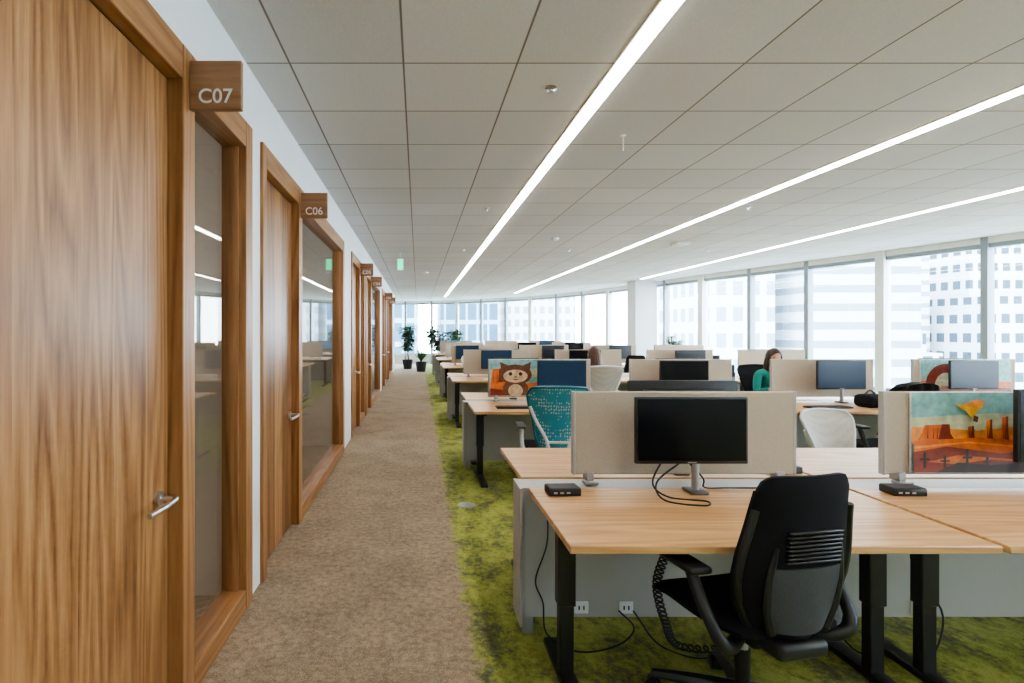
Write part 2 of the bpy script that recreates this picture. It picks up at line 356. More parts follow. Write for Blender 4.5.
# ---------------------------------------------------------------- left glazed / timber wall
FX=-0.925; WX=-0.945; BX=-1.06; HH=2.64; HI=2.50
units=[]
for k in range(4):
    o=6.28*k
    units.append((2.15+o,2.83+o)); 
    if k<3: units.append((4.17+o,6.50+o))
units=[u for u in units if u[1]<21.6]
wall=MB(); prev=-3.6
dn=0
for (s,g) in units:
    a=s-1.03; e=g+0.11
    wall.box(BX-0.02,WX,prev,a,0,CH,'wallw')
    wall.box(BX-0.02,WX,a,e,HH,CH,'wallw')
    prev=e
    dn+=1
    f=MB()
    f.rbox(BX,FX,a,a+0.08,0,HH,'frame',0.004,1,smooth=False)
    f.rbox(BX,FX,s-0.08,s+0.03,0,HH,'frame',0.004,1,smooth=False)
    f.rbox(BX,FX,g,e,0,HH,'frame',0.004,1,smooth=False)
    f.rbox(BX,FX-0.001,a+0.08,s-0.08,HI,HH,'frameh',0.004,1,smooth=False)
    f.rbox(BX,FX-0.001,s+0.03,g,HI,HH,'frameh',0.004,1,smooth=False)
    f.rbox(BX,FX-0.001,s+0.03,g,0,0.11,'frameh',0.004,1,smooth=False)
    f.box(-1.03,-0.965,s+0.03,s+0.048,0.11,HI,'frame'); f.box(-1.03,-0.965,g-0.018,g,0.11,HI,'frame')
    f.obj('trim_%d'%dn)
    p=empty('door_%d'%dn)
    d=MB(); d.rbox(-1.04,-0.985,a+0.083,s-0.083,0.008,HI-0.004,'door',0.003,1,smooth=False); d.obj('door_leaf',parent=p)
    h=MB(); hy=s-0.165; hz=0.87
    h.tube([(-0.985,hy,hz),(-0.972,hy,hz)],0.027,'silver',20)
    h.tube([(-0.975,hy,hz),(-0.915,hy,hz)],0.011,'silver',12)
    h.curve([(-0.918,hy+0.004,hz),(-0.910,hy-0.02,hz),(-0.912,hy-0.09,hz-0.004),(-0.925,hy-0.175,hz-0.006)],0.0105,'silver',12)
    h.obj('door_handle',parent=p)
    hg=MB()
    for z in (0.25,1.25,2.25): hg.tube([(-0.978,a+0.082,z-0.05),(-0.978,a+0.082,z+0.05)],0.009,'silver',10)
    hg.obj('door_hinges',parent=p)
    w=MB(); w.box(-1.004,-0.994,s+0.04,g-0.01,0.10,HI+0.005,'glassin'); w.obj('window_%d'%(100+dn))
    sp=empty('room_number_sign',(0,0,0))
    sg=MB(); sg.rbox(FX,FX+0.21,s-0.025,s,2.40,2.60,'signwood',0.003,1,smooth=False); sg.obj('sign_board',parent=sp)
    cu=bpy.data.curves.new('sign_lettering','FONT'); cu.body='C%02d'%(8-dn if dn<8 else 0); cu.size=0.082; cu.align_x='CENTER'; cu.align_y='CENTER'; cu.extrude=0.001; cu.offset=0.0006
    cu.materials.append(M['text']); to=bpy.data.objects.new('sign_lettering',cu); COL.objects.link(to)
    to.location=(FX+0.105,s-0.027,2.452); to.rotation_euler=(R(90),0,0); to.parent=sp
END=21.2
wall.box(BX-0.02,WX,prev,END,0,CH,'wallw'); wall.obj('wall_left')
b=MB()
for y in (3.05,7.0,9.35,13.3,15.6,19.6,END):
    b.box(-4.4,BX-0.02,y-0.06,y+0.06,0,CH,'roomw')
b.obj('wall_room_dividers')
tb=MB(); tb.rbox(-0.5,0.5,-0.9,0.9,0.71,0.74,'desk',0.01); tb.lathe([(0.3,0),(0.3,0.02),(0.05,0.04),(0.05,0.71)],'dsilver')
tm=tb.mesh('meeting_table')
for y in (5.0,11.3,17.6): place(tm,'meeting_table',(-2.7,y,0))
lb=MB(); lb.rbox(-0.08,0.08,-0.8,0.8,2.90,2.979,'striptrim',0.004,1); lb.box(-0.07,0.07,-0.78,0.78,2.892,2.899,emis('room_fill_led',(1,0.93,0.85),24))  # fill fixture added to brighten the dark rooms behind the glass
lm=lb.mesh('room_fill_light')
for y in (1.9,5.0,8.2,11.3,14.4,17.6): place(lm,'room_fill_light',(-2.3,y,0))

# ---------------------------------------------------------------- ceiling fittings
for x,y0,y1 in ((1.135,-2.5,22.0),(3.68,-2.5,19.9),(6.20,-2.5,14.6)):
    b=MB(); b.box(x-0.055,x+0.055,y0,y1,CH-0.006,CH-0.001,'striptrim'); b.box(x-0.043,x+0.043,y0+0.02,y1-0.02,CH-0.011,CH-0.006,'strip'); b.obj('linear_ceiling_light')
sb=MB(); sb.lathe([(0.035,0),(0.035,-0.006),(0.012,-0.012),(0.010,-0.03),(0.022,-0.033),(0.022,-0.036)],'silver',16); sm=sb.mesh('sprinkler_head')
for x,y in ((0.806,3.18),(0.82,6.27),(3.9,6.2),(0.82,9.4),(2.7,9.4),(5.2,9.4),(5.2,4.0),(2.4,12.5)): place(sm,'sprinkler_head',(x,y,CH-0.001))
sb=MB(); sb.lathe([(0.06,0),(0.06,-0.02),(0.045,-0.035),(0.02,-0.038)],'white',20); sm=sb.mesh('smoke_detector')
for x,y in ((2.16,8.27),(0.2,13.0)): place(sm,'smoke_detector',(x,y,CH))
b=MB(); b.rbox(-0.11,0.11,-0.11,0.11,-0.045,0,'white',0.015); b.obj('wifi_access_point',(4.35,8.7,CH))
b=MB(); b.tube([(0,0,0),(0,0,-0.12)],0.004,'white'); b.lathe([(0.02,0),(0.02,-0.01),(0.006,-0.014)],'white',12); b.obj('ceiling_sensor',(1.54,3.94,CH))
p=MB(); p.tube([(0,0,0),(0,0,-0.12)],0.006,'dsilver'); p.rbox(-0.05,0.05,-0.012,0.012,-0.32,-0.12,'green',0.004,1)
p.rbox(-0.055,0.055,-0.006,0.006,-0.325,-0.115,'white',0.004,1); p.obj('exit_sign',(-0.33,9.8,CH))

# ---------------------------------------------------------------- desks
DW=1.535; DD=0.70; DH=0.74
def desk_mesh():
    b=MB()
    b.rbox(0,DW,0,DD,DH-0.028,DH,'desk',0.003,1,smooth=False)
    for x in (0.10,DW-0.10):
        b.rbox(x-0.038,x+0.038,0.39,0.45,0.32,DH-0.05,'blkm',0.004,1,smooth=False)
        b.rbox(x-0.031,x+0.031,0.395,0.445,0.03,0.34,'blkm',0.004,1,smooth=False)
        b.rbox(x-0.036,x+0.036,0.04,DD-0.03,0.0,0.032,'blkm',0.006,2)
        b.rbox(x-0.03,x+0.03,0.08,DD-0.06,DH-0.055,DH-0.028,'blkm',0.004,1,smooth=False)
    b.rbox(0.10,DW-0.10,0.39,0.45,DH-0.075,DH-0.03,'blkm',0.004,1,smooth=False)
    b.rbox(0.55,0.75,0.06,0.10,DH-0.045,DH-0.028,'blkm',0.003,1)
    return b.mesh('sit_stand_desk')
dm=desk_mesh()
def part_mesh(pic=None):
    b=MB(); W=1.115
    b.rbox(0,W,-0.016,0.016,0.785,1.20,'fabric',0.006,1,smooth=False)
    b.rbox(-0.004,0.012,-0.018,0.018,0.783,1.202,'panel2',0.003,1,smooth=False); b.rbox(W-0.012,W+0.004,-0.018,0.018,0.783,1.202,'panel2',0.003,1,smooth=False)
    for x in (0.08,W-0.08):
        b.rbox(x-0.02,x+0.02,-0.03,0.03,0.755,0.80,'dsilver',0.005,1)
        b.rbox(x-0.035,x+0.035,-0.055,-0.0,0.741,0.757,'dsilver',0.004,1)
    return b.mesh('desk_divider')
pm=part_mesh()

def arc(cx,cy,rx,ry,a0=0,a1=360,n=20): return [(cx+rx*math.cos(R(a0+(a1-a0)*i/n)),cy+ry*math.sin(R(a0+(a1-a0)*i/n))) for i in range(n+1 if a1-a0<360 else n)]
def picture(kind,w,h):
    b=MB(); b.rbox(0,w,-0.004,0.004,0,h,'p_wh',0.002,1,smooth=False)
    lay=[0]
    def P(pts,k):
        lay[0]+=1; y=-0.0045-0.0004*lay[0]
        b.poly([(max(0.003,min(w-0.003,u*w)),y,max(0.003,min(h-0.003,v*h))) for u,v in pts],k)
    def mesa(x0,x1,z0,z1,k,k2):
        d=(x1-x0)*0.12
        P([(x0,z0),(x1,z0),(x1-d,z0+(z1-z0)*.4),(x1-d*1.2,z1),(x0+d*1.6,z1*0.98),(x0+d,z0+(z1-z0)*.45)],k)
        P([(x0+(x1-x0)*.55,z0),(x1,z0),(x1-d,z0+(z1-z0)*.4),(x1-d*1.2,z1),(x0+(x1-x0)*.65,z1)],k2)
        for q in (.25,.4,.5):
            xx=x0+(x1-x0)*q; P([(xx,z0+.02),(xx+.006,z0+.02),(xx+.004,z1-.03)],k2)
    if kind=='desert':
        P([(0,0),(1,0),(1,1),(0,1)],'p_sky'); P([(0,.42),(1,.42),(1,.72),(.7,.66),(.4,.74),(0,.68)],'p_sky2')
        P([(0,.36),(1,.36),(1,.58),(.85,.54),(.6,.60),(.3,.52),(0,.57)],'p_or2')
        mesa(.03,.20,.4,.60,'p_or','p_red'); mesa(.25,.29,.4,.58,'p_or','p_red'); mesa(.33,.37,.4,.66,'p_or2','p_red'); mesa(.40,.44,.4,.7,'p_or','p_red'); mesa(.46,.54,.4,.62,'p_or','p_red'); mesa(.70,.95,.38,.72,'p_or2','p_or')
        P([(0,0),(1,0),(1,.40),(.8,.44),(.55,.38),(.3,.44),(0,.40)],'p_or')
        P([(0,.30),(.25,.37),(.5,.31),(.8,.38),(1,.34),(1,.36),(.8,.41),(.5,.335),(.25,.39),(0,.33)],'p_or2')
        P([(0,.10),(.2,.22),(.5,.16),(.75,.26),(1,.18),(1,.30),(.7,.35),(.4,.24),(.15,.33),(0,.26)],'p_red')
        P([(0,0),(1,0),(1,.12),(.8,.16),(.55,.12),(.35,.17),(.2,.11),(0,.15)],'p_red')
        P([(.1,0),(.9,0),(.8,.10),(.55,.14),(.35,.10),(.2,.13)],'p_dk')
        P([(.55,.20),(.62,.27),(.80,.27),(.9,.19),(.75,.17)],'p_yel')
        for u,hh in ((.05,.2),(.14,.16),(.24,.24),(.33,.14),(.47,.18),(.60,.15),(.68,.26),(.86,.2),(.94,.24)):
            P([(u-.006,.06),(u+.006,.06),(u+.006,.06+hh),(u-.006,.06+hh)],'p_dk'); P([(u-.022,.06+hh*.5),(u+.022,.06+hh*.5),(u+.022,.06+hh*.62),(u-.022,.06+hh*.62)],'p_dk')
        P([(.18,.86),(.31,.83),(.28,.77),(.26,.68),(.23,.77)],'p_yel'); P([(.20,.84),(.28,.92),(.32,.88),(.28,.81)],'p_or2'); P([(.265,.72),(.285,.70),(.28,.63),(.26,.65)],'p_brn')
    elif kind=='critter':
        P([(0,0),(1,0),(1,1),(0,1)],'p_sky'); P([(0,.5),(1,.5),(1,.8),(.6,.72),(.3,.8),(0,.74)],'p_sky2')
        mesa(.0,.16,.3,.75,'p_or','p_red'); mesa(.62,.86,.3,.85,'p_or2','p_or'); mesa(.8,1.0,.25,.65,'p_brn','p_dk')
        P([(0,0),(1,0),(1,.32),(.7,.4),(.4,.34),(.2,.4),(0,.34)],'p_or'); P([(0,0),(1,0),(1,.1),(.6,.2),(.3,.12),(0,.2)],'p_red')
        for sx in (-1,1): P([(.28+sx*.15,.58),(.28+sx*.17,.93),(.28+sx*.05,.80)],'p_brn')
        P(arc(.28,.2,.14,.26),'p_brn'); P(arc(.28,.58,.18,.28),'p_brn'); P(arc(.28,.54,.135,.18),'p_crm')
        for sx in (-1,1): P(arc(.28+sx*.055,.60,.020,.05),'p_dk')
        P([(.26,.53),(.30,.53),(.28,.49)],'p_dk'); P(arc(.28,.46,.03,.03,180,360),'p_red')
        P(arc(.28,.14,.08,.18),'p_crm')
    else:
        P([(0,0),(1,0),(1,1),(0,1)],'p_sky'); P([(0,0),(1,0),(1,.38),(0,.42)],'p_or')
        P(arc(.28,.3,.22,.58,0,180),'p_red'); P(arc(.28,.25,.12,.38,0,180),'p_sky2')
        mesa(.6,.85,.35,.8,'p_or2','p_red'); P([(0,0),(1,0),(1,.2),(.5,.28),(0,.18)],'p_red')
    return b.mesh('printed_screen_'+kind)

def monitor_mesh(scr='screen',w=0.52,h=0.31,stand=0.05,up=0.0):
    b=MB(); zc=0.305+up
    b.rbox(-w/2,w/2,-0.012,0.012,zc-h/2,zc+h/2,'blk',0.006,2)
    b.rbox(-w/2+0.07,w/2-0.07,0.008,0.040,zc-h/2+0.05,zc+h/2-0.05,'blk',0.012,2)
    b.box(-w/2+0.010,w/2-0.010,-0.0135,-0.011,zc-h/2+0.016,zc+h/2-0.010,scr)
    b.box(-0.02,0.02,-0.0140,-0.0125,zc-h/2+0.005,zc-h/2+0.010,'dsilver')
    b.tube([(0,0.0415,zc+0.07),(0,0.040,zc+0.07)],0.020,'silver',16)
    b.rbox(-0.05,stand+0.02,0.036,0.058,zc-0.03,zc+0.03,'stand',0.006,2)
    b.tube([(stand,0.055,0.0),(stand,0.055,zc)],0.017,'dsilver',14)
    b.rbox(stand-0.04,stand+0.04,0.005,0.105,0.0,0.014,'stand' ,0.005,2)
    return b.mesh('computer_monitor')
mon={'off':monitor_mesh('screen'),'blue':monitor_mesh('scr_blue'),'lit':monitor_mesh('scr_lit'),'big':monitor_mesh('screen',0.60,0.34,0.05,0.02)}

def kb_mesh():
    b=MB(); b.rbox(-0.22,0.22,-0.065,0.065,0,0.016,'blk',0.005,1)
    for r in range(5):
        for c in range(14): b.box(-0.208+c*0.0295,-0.208+c*0.0295+0.025,-0.056+r*0.0225,-0.056+r*0.0225+0.018,0.016,0.020,'blkm')
    return b.mesh('keyboard')
kbm=kb_mesh()
def dock_mesh():
    b=MB(); b.rbox(-0.075,0.075,-0.045,0.045,0.0,0.035,'blk',0.006,2)
    for i in range(3): b.box(-0.055+i*0.03,-0.038+i*0.03,-0.0465,-0.0445,0.012,0.020,'dsilver')
    b.rbox(-0.072,0.072,-0.042,0.042,0.034,0.037,'grymesh',0.002,1)
    return b.mesh('docking_station')
dkm=dock_mesh()
def mug_mesh():
    b=MB(); b.lathe([(0.036,0),(0.040,0.09),(0.036,0.09),(0.033,0.008)],'white',20)
    b.curve([(0.038,0,0.075),(0.062,0,0.07),(0.062,0,0.03),(0.038,0,0.022)],0.005,'white',8); return b.mesh('coffee_mug')
mgm=mug_mesh()
b=MB(); b.lathe([(0.033,0),(0.035,0.01),(0.035,0.17),(0.018,0.20),(0.018,0.225)],'blk',20); b.lathe([(0.020,0.222),(0.020,0.25)],'dsilver',16); btm=b.mesh('water_bottle')

# ---------------------------------------------------------------- chairs (face +y)
def star_base(b,k,r=0.32,rot=-0.12):
    b.tube([(0,0,0.07),(0,0,0.13)],[0.045,0.035],k,16)
    for i in range(5):
        a=rot+i*2*math.pi/5; c,s=math.cos(a),math.sin(a)
        b.tube([(c*0.02,s*0.02,0.115),(c*r*0.5,s*r*0.5,0.10),(c*r,s*r,0.075)],[0.032,0.026,0.018],k,8)
        b.tube([(c*r,s*r,0.075),(c*r,s*r,0.05)],0.010,'blk',8)
        for sg in (-1,1):
            px,py=-s*sg,c*sg
            b.tube([(c*r+px*0.006,s*r+py*0.006,0.029),(c*r+px*0.026,s*r+py*0.026,0.029)],0.029,'blk',16)
def chair_mesh(style):
    b=MB()
    if style=='gesture':
        fr='blkm'; seatk='blkf'; 
        star_base(b,fr)
        b.tube([(0,0,0.10),(0,0,0.28)],0.027,'blk',14); b.tube([(0,0,0.27),(0,0,0.40)],0.019,'dsilver',14)
        b.rbox(-0.11,0.11,-0.17,0.13,0.375,0.435,'blk',0.02,3)
        def seat(u,v,top):
            x=(u-0.5)*2; y=(v-0.5)*2
            hw=0.25-0.03*max(0,-y)**2; hx=hw*x*(1-0.10*abs(y)**4); 
            z=0.49+0.008*x*x - 0.035*max(0,y-0.3)**2*2
            e=max(abs(x),abs(y))
            if top: z-=0.028*e**8
            else: z-=0.062-0.02*e**6
            return (hx,0.01+0.235*y*(1-0.08*abs(x)**4),z)
        b.shell(lambda u,v:seat(u,v,1),lambda u,v:seat(u,v,0),16,16,seatk,'blk')
        tab=[(0,.125),(.10,.165),(.22,.205),(.38,.226),(.52,.222),(.70,.203),(.86,.190),(.95,.184),(1,.170)]
        yt=[(0,-.225),(.15,-.232),(.35,-.245),(.6,-.262),(.8,-.275),(1,-.292)]
        Z0,ZH=0.44,0.585
        def back(u,v,off):
            x=(u-0.5)*2; hw=interp(tab,v); z=Z0+ZH*v
            z-=0.022*abs(x)**8*(v>0.92)
            y=interp(yt,v)+0.075*x*x*(1-0.55*v)-off*(1-0.6*abs(x)**6)*(1-0.5*abs(2*v-1)**8)
            return (hw*x,y,z)
        b.shell(lambda u,v:back(u,v,0),lambda u,v:back(u,v,0.035),18,32,seatk,seatk)
        def carrier(u,v,off):
            x=(u-0.5)*2; vv=0.07+v*0.40; hw=interp(tab,vv)*0.66
            y=interp(yt,vv)+0.075*(0.66*x)**2*(1-0.55*vv)-0.036-off
            return (hw*x,y,Z0+ZH*vv)
        b.shell(lambda u,v:carrier(u,v,0),lambda u,v:carrier(u,v,0.007),10,12,'grymesh','grymesh')
        for i in range(8):
            z=0.735+i*0.0145; v=(z-Z0)/ZH; y=interp(yt,v)-0.034
            b.rbox(-0.105,0.105,y-0.012,y+0.006,z,z+0.008,'blkm',0.003,1)
        for sg in (-1,1):
            pts=[]
            for i in range(12):
                v=i/11*0.80; pts.append((sg*(interp(tab,v)*0.97),interp(yt,v)+0.07*(1-0.55*v)-0.022,Z0+ZH*v))
            b.tube(pts,[0.013]*12,'blk',8)
            pts=[]
            for i in range(9):
                v=.07+i/8*0.52; pts.append((sg*interp(tab,v)*(0.70-0.12*i/8),interp(yt,v)+0.034*(1-.55*v)-0.042,Z0+ZH*v))
            b.tube(pts,[0.016,0.016,0.015,0.015,0.014,0.013,0.011,0.009,0.006],'blk',8)
            b.curve([(sg*0.10,-0.10,0.40),(sg*0.22,-0.18,0.41),(sg*0.275,-0.19,0.46),(sg*0.29,-0.13,0.56),(sg*0.29,-0.08,0.64)],[0.024]*13+[0.021]*12,'blk',10)
            b.rbox(sg*0.29-0.045,sg*0.29+0.045,-0.14,0.12,0.645,0.672,'blk',0.013,3)
        b.rbox(-0.10,0.10,-0.27,-0.10,0.39,0.45,'blk',0.02,3)
        return b.mesh('black_task_chair')
    if style in('teal','pale'):
        bk='teal' if style=='teal' else 'ltmesh'; fr='lgrey'; sk='blkf' if style=='teal' else 'ltmesh'
    else: bk='blkf'; fr='blk'; sk='blkf'
    star_base(b,'blkm' if style!='pale' else 'dsilver')
    b.tube([(0,0,0.10),(0,0,0.28)],0.027,'blk',14); b.tube([(0,0,0.27),(0,0,0.40)],0.019,'dsilver',14)
    b.rbox(-0.10,0.10,-0.14,0.13,0.375,0.43,'blk',0.02,3)
    b.rbox(-0.25,0.25,-0.22,0.24,0.44,0.485,sk,0.022,3)
    tab=[(0,.15),(.2,.185),(.45,.205),(.7,.245),(.88,.262),(.96,.25),(1,.225)]
    if style=='jacket': tab=[(a,c*.9) for a,c in tab]
    yt=[(0,-.22),(.2,-.20),(.45,-.225),(.75,-.275),(1,-.335)]
    def back(u,v,off):
        x=(u-0.5)*2; hw=interp(tab,v); z=0.50+0.54*v-0.03*(x*x)*(v>0.85)*0.5
        return (hw*x,interp(yt,v)+0.06*x*x-off,z)
    b.shell(lambda u,v:back(u,v,0),lambda u,v:back(u,v,0.010),16,22,bk,bk)
    rk=bk if style!='pale' else fr
    if style=='teal': rk='tealrim'
    for sg in (-1,1):
        b.tube([back(1 if sg>0 else 0,i/12,0.006) for i in range(13)],0.012,rk,8)
    b.tube([back(u/12,1,0.006) for u in range(13)],0.013,rk,8)
    for sg in (-1,1):
        b.curve([(sg*0.05,-0.12,0.41),(sg*0.08,-0.27,0.46),(sg*0.10,-0.265,0.58),(sg*0.185,-0.245,0.74),(sg*0.235,-0.235,0.86)],0.014,fr,8)
        b.curve([(sg*0.10,-0.06,0.40),(sg*0.26,-0.12,0.43),(sg*0.29,-0.11,0.52),(sg*0.29,-0.06,0.64)],0.018,fr,8)
        b.rbox(sg*0.29-0.04,sg*0.29+0.04,-0.13,0.13,0.645,0.67,'blk' if style!='pale' else 'lgrey',0.012,3)
    b.tube([(-0.09,-0.262,0.56),(0.09,-0.262,0.56)],0.012,fr,8)
    if style=='jacket':
        def jk(u,v,off):
            x=(u-0.5)*2; z=0.60+0.47*v-0.07*abs(x)**3*(v)
            return (x*(0.225-0.045*v)+0.01*math.sin(9*v),-0.27-0.06*v+0.05*x*x-off+0.012*math.sin(x*11+v*3),z)
        b.shell(lambda u,v:jk(u,v,-0.06*(1)),lambda u,v:jk(u,v,0.05),18,12,'blkf')
    return b.mesh('office_chair_'+style)
chm={s:chair_mesh(s) for s in('gesture','teal','pale','dark','jacket')}
CN={'gesture':'black_task_chair','teal':'teal_mesh_chair','pale':'pale_mesh_chair','dark':'dark_office_chair','jacket':'chair_with_jacket'}
def chair(style,x,y,rz): return place(chm[style],CN[style],(x,y,0),R(rz))

# ---------------------------------------------------------------- workstation clusters
PITCH=1.56; X0=0.53; F0=1.86; FP=3.15
NM=[5,5,4,4,3,3]
PB={}
for k in range(6):
    F=F0+FP*k; n=NM[k]
    b=MB(); xa=X0-0.02; xb=X0+PITCH*n
    b.box(xa,xb,F+0.72,F+0.745,0.10,0.72,'panel'); b.box(xa,xb,F+0.845,F+0.87,0.10,0.72,'panel')
    b.box(xa-0.012,xa+0.0,F+0.70,F+0.885,0.06,0.735,'panel2')
    b.box(xa,xb,F+0.715,F+0.875,0.72,0.735,'panel2')
    for i in range(n+1):
        x=xa+PITCH*i+ (0.012 if i==0 else 0)
        b.box(x-0.006,x+0.006,F+0.717,F+0.72,0.10,0.72,'panel2')
        b.box(x,x+0.05,F+0.75,F+0.84,0,0.10,'dsilver')
    b.obj('cable_spine')
    for i in range(n):
        x=X0+PITCH*i
        place(dm,'sit_stand_desk',(x+0.01,F,0)); place(dm,'sit_stand_desk',(x+0.01+DW,F+1.585,0),math.pi)
        place(pm,'desk_divider',(x+0.25,F+0.79,0))
def pic(kind,k,i,dx,w,h=0.40):
    key=(kind,w,h)
    if key not in PB: PB[key]=picture(kind,w,h)
    place(PB[key],'printed_desk_screen',(X0+PITCH*i+0.25+dx,F0+FP*k+0.766,0.80))
def monit(k,i,side,cx,kind,rot=0,dz=0.0):
    F=F0+FP*k
    if side=='f': place(mon[kind],'computer_monitor',(X0+PITCH*i+cx,F+0.575,DH),R(rot))
    else: place(mon[kind],'computer_monitor',(X0+PITCH*i+cx,F+1.02,DH),R(180+rot))
pic('desert',0,1,0.12,1.10); pic('critter',1,0,0.01,1.0); pic('arch',1,3,0.06,1.0); 
monit(0,0,'f',0.735,'off'); monit(0,1,'f',0.98,'big'); monit(0,0,'r',0.92,'big'); monit(0,2,'f',0.8,'off'); monit(0,2,'r',0.7,'off')
monit(1,0,'f',1.00,'blue'); monit(1,1,'f',0.74,'off'); monit(1,2,'f',0.85,'blue'); monit(1,3,'f',0.70,'blue'); monit(1,4,'f',0.8,'off')
monit(1,0,'r',0.6,'off'); monit(1,1,'r',0.9,'off'); monit(1,3,'r',0.8,'off')
rnd=random.Random(3)
for k in range(2,6):
    for i in range(NM[k]):
        for side in 'fr':
            if rnd.random()<0.8: monit(k,i,side,0.45+0.6*rnd.random(),rnd.choice(['off','off','blue','off','off','lit']),rnd.uniform(-8,8))
        if rnd.random()<0.55: chair(rnd.choice(['dark','pale','teal','dark','gesture']),X0+PITCH*i+0.75+rnd.uniform(-.2,.2),F0+FP*k-0.28,rnd.uniform(-30,30)) if (k,i)!=(2,1) else None
        if rnd.random()<0.55 and (k,i)!=(4,2) : chair(rnd.choice(['dark','pale','teal','dark']),X0+PITCH*i+0.75+rnd.uniform(-.2,.2),F0+FP*k+1.585+0.28,180+rnd.uniform(-30,30))
        if rnd.random()<0.5: place(mgm,'coffee_mug',(X0+PITCH*i+rnd.uniform(.2,1.3),F0+FP*k+0.2,DH),rnd.uniform(0,6))
# hero chairs
chair('gesture',1.255,2.03,11)
chair('teal',1.22,4.72,-6)
o=chair('pale',3.28,3.98,185); o.scale=(0.84,0.84,0.84)
chair('jacket',4.22,4.78,8)
chair('dark',5.95,4.65,5)
chair('dark',-1.72,4.5,90); chair('dark',-1.72,5.4,90)
place(dkm,'docking_station',(0.68,2.47,DH),0.05); place(dkm,'docking_station',(2.28,2.47,DH),-0.05); place(dkm,'docking_station',(1.98,2.84,DH),0.2)
place(kbm,'keyboard',(1.0,5.25,DH),0); place(kbm,'keyboard',(4.1,5.25,DH),0.1); place(kbm,'keyboard',(6.0,5.25,DH),0.0)
place(btm,'water_bottle',(2.28,5.45,DH)); place(mgm,'coffee_mug',(3.4,5.4,DH),1); place(btm,'water_bottle',(1.75,8.6,DH))
b=MB()
for i in range(4): b.box(-0.11,0.11,-0.15,0.15,0.003*i,0.003*i+0.0028,'paper',T=Matrix.Rotation(0.1*i,4,'Z'))
psm=b.mesh('paper_stack'); place(psm,'paper_stack',(2.60,5.22,DH),0.2); place(psm,'paper_stack',(1.2,8.36,DH),1.2)
b=MB(); b.rbox(-0.16,0.16,-0.10,0.10,0,0.13,'blkf',0.05,4); b.rbox(-0.10,0.12,-0.12,-0.06,0.02,0.10,'blkf',0.03,3); b.curve([(-0.12,0,0.12),(-0.05,0,0.17),(0.03,0,0.125)],0.01,'blk'); b.obj('black_backpack',(4.62,5.32,DH),0.2)

def cable(name,pts,r=0.004,k='blk'): b=MB(); b.curve(pts,r,k,6,8); return b.obj(name)
mx=X0+0.735
cable('monitor_cable',[(mx-0.10,2.462,0.93),(mx-0.17,2.45,0.80),(mx-0.12,2.40,0.746),(mx+0.02,2.34,0.746),(mx-0.02,2.28,0.746),(mx-0.16,2.35,0.747),(mx-0.15,2.45,0.80),(mx-0.02,2.462,0.90)])
cable('monitor_cable',[(mx+0.0,2.48,0.90),(mx+0.10,2.515,0.80),(mx+0.12,2.535,0.75),(mx+0.24,2.54,0.746),(mx+0.5,2.54,0.746)])
cable('power_cable',[(0.64,2.567,0.75),(0.63,2.567,0.69),(0.615,2.50,0.50),(0.56,2.50,0.32),(0.60,2.52,0.20),(0.615,2.5,0.06),(0.75,2.45,0.008),(0.95,2.5,0.008),(1.05,2.55,0.06),(0.98,2.562,0.14)])
cable('power_cable',[(1.05,2.562,0.14),(1.15,2.5,0.01),(1.3,2.4,0.008),(1.5,2.5,0.008),(1.62,2.56,0.10)])
cable('power_cable',[(2.35,2.4,0.70),(2.30,2.45,0.45),(2.4,2.4,0.20),(2.25,2.35,0.01),(2.05,2.45,0.01),(2.0,2.55,0.12)])
def coil(name,path,r=0.022,turn=60):
    P=catmull(path,30); out=[]
    n=len(P)
    for i in range(n*4):
        t=i/(n*4)*(n-1); a=int(t); f=t-a; p=P[a].lerp(P[min(a+1,n-1)],f); th=t/n*turn*2*math.pi
        out.append(p+Vector((math.cos(th)*r,math.sin(th)*r*0.8,math.sin(th)*r*0.4)))
    b=MB(); b.tube(out,0.0045,'blk',5); return b.obj(name)
coil('coiled_cord',[(1.12,2.35,0.66),(1.16,2.44,0.50),(1.12,2.46,0.32),(1.16,2.46,0.14),(1.22,2.44,0.04),(1.5,2.42,0.035)],0.018,42)
coil('coiled_cord',[(4.3,5.5,0.68),(4.28,5.52,0.5),(4.32,5.52,0.3),(4.28,5.54,0.1)],0.02,20)
ob=MB(); ob.rbox(-0.035,0.035,-0.008,0,-0.03,0.03,'white',0.004,1); ob.box(-0.015,-0.008,-0.0095,-0.0075,-0.01,0.01,'blk'); ob.box(0.008,0.015,-0.0095,-0.0075,-0.01,0.01,'blk'); om=ob.mesh('power_outlet')
for x in (0.80,1.02,2.02,2.45): place(om,'power_outlet',(x,F0+0.717,0.15))
b=MB(); b.lathe([(0.075,0.0),(0.075,0.004),(0.06,0.006),(0.01,0.006)],'dsilver',24); b.obj('floor_outlet_cover',(0.42,4.55,0))

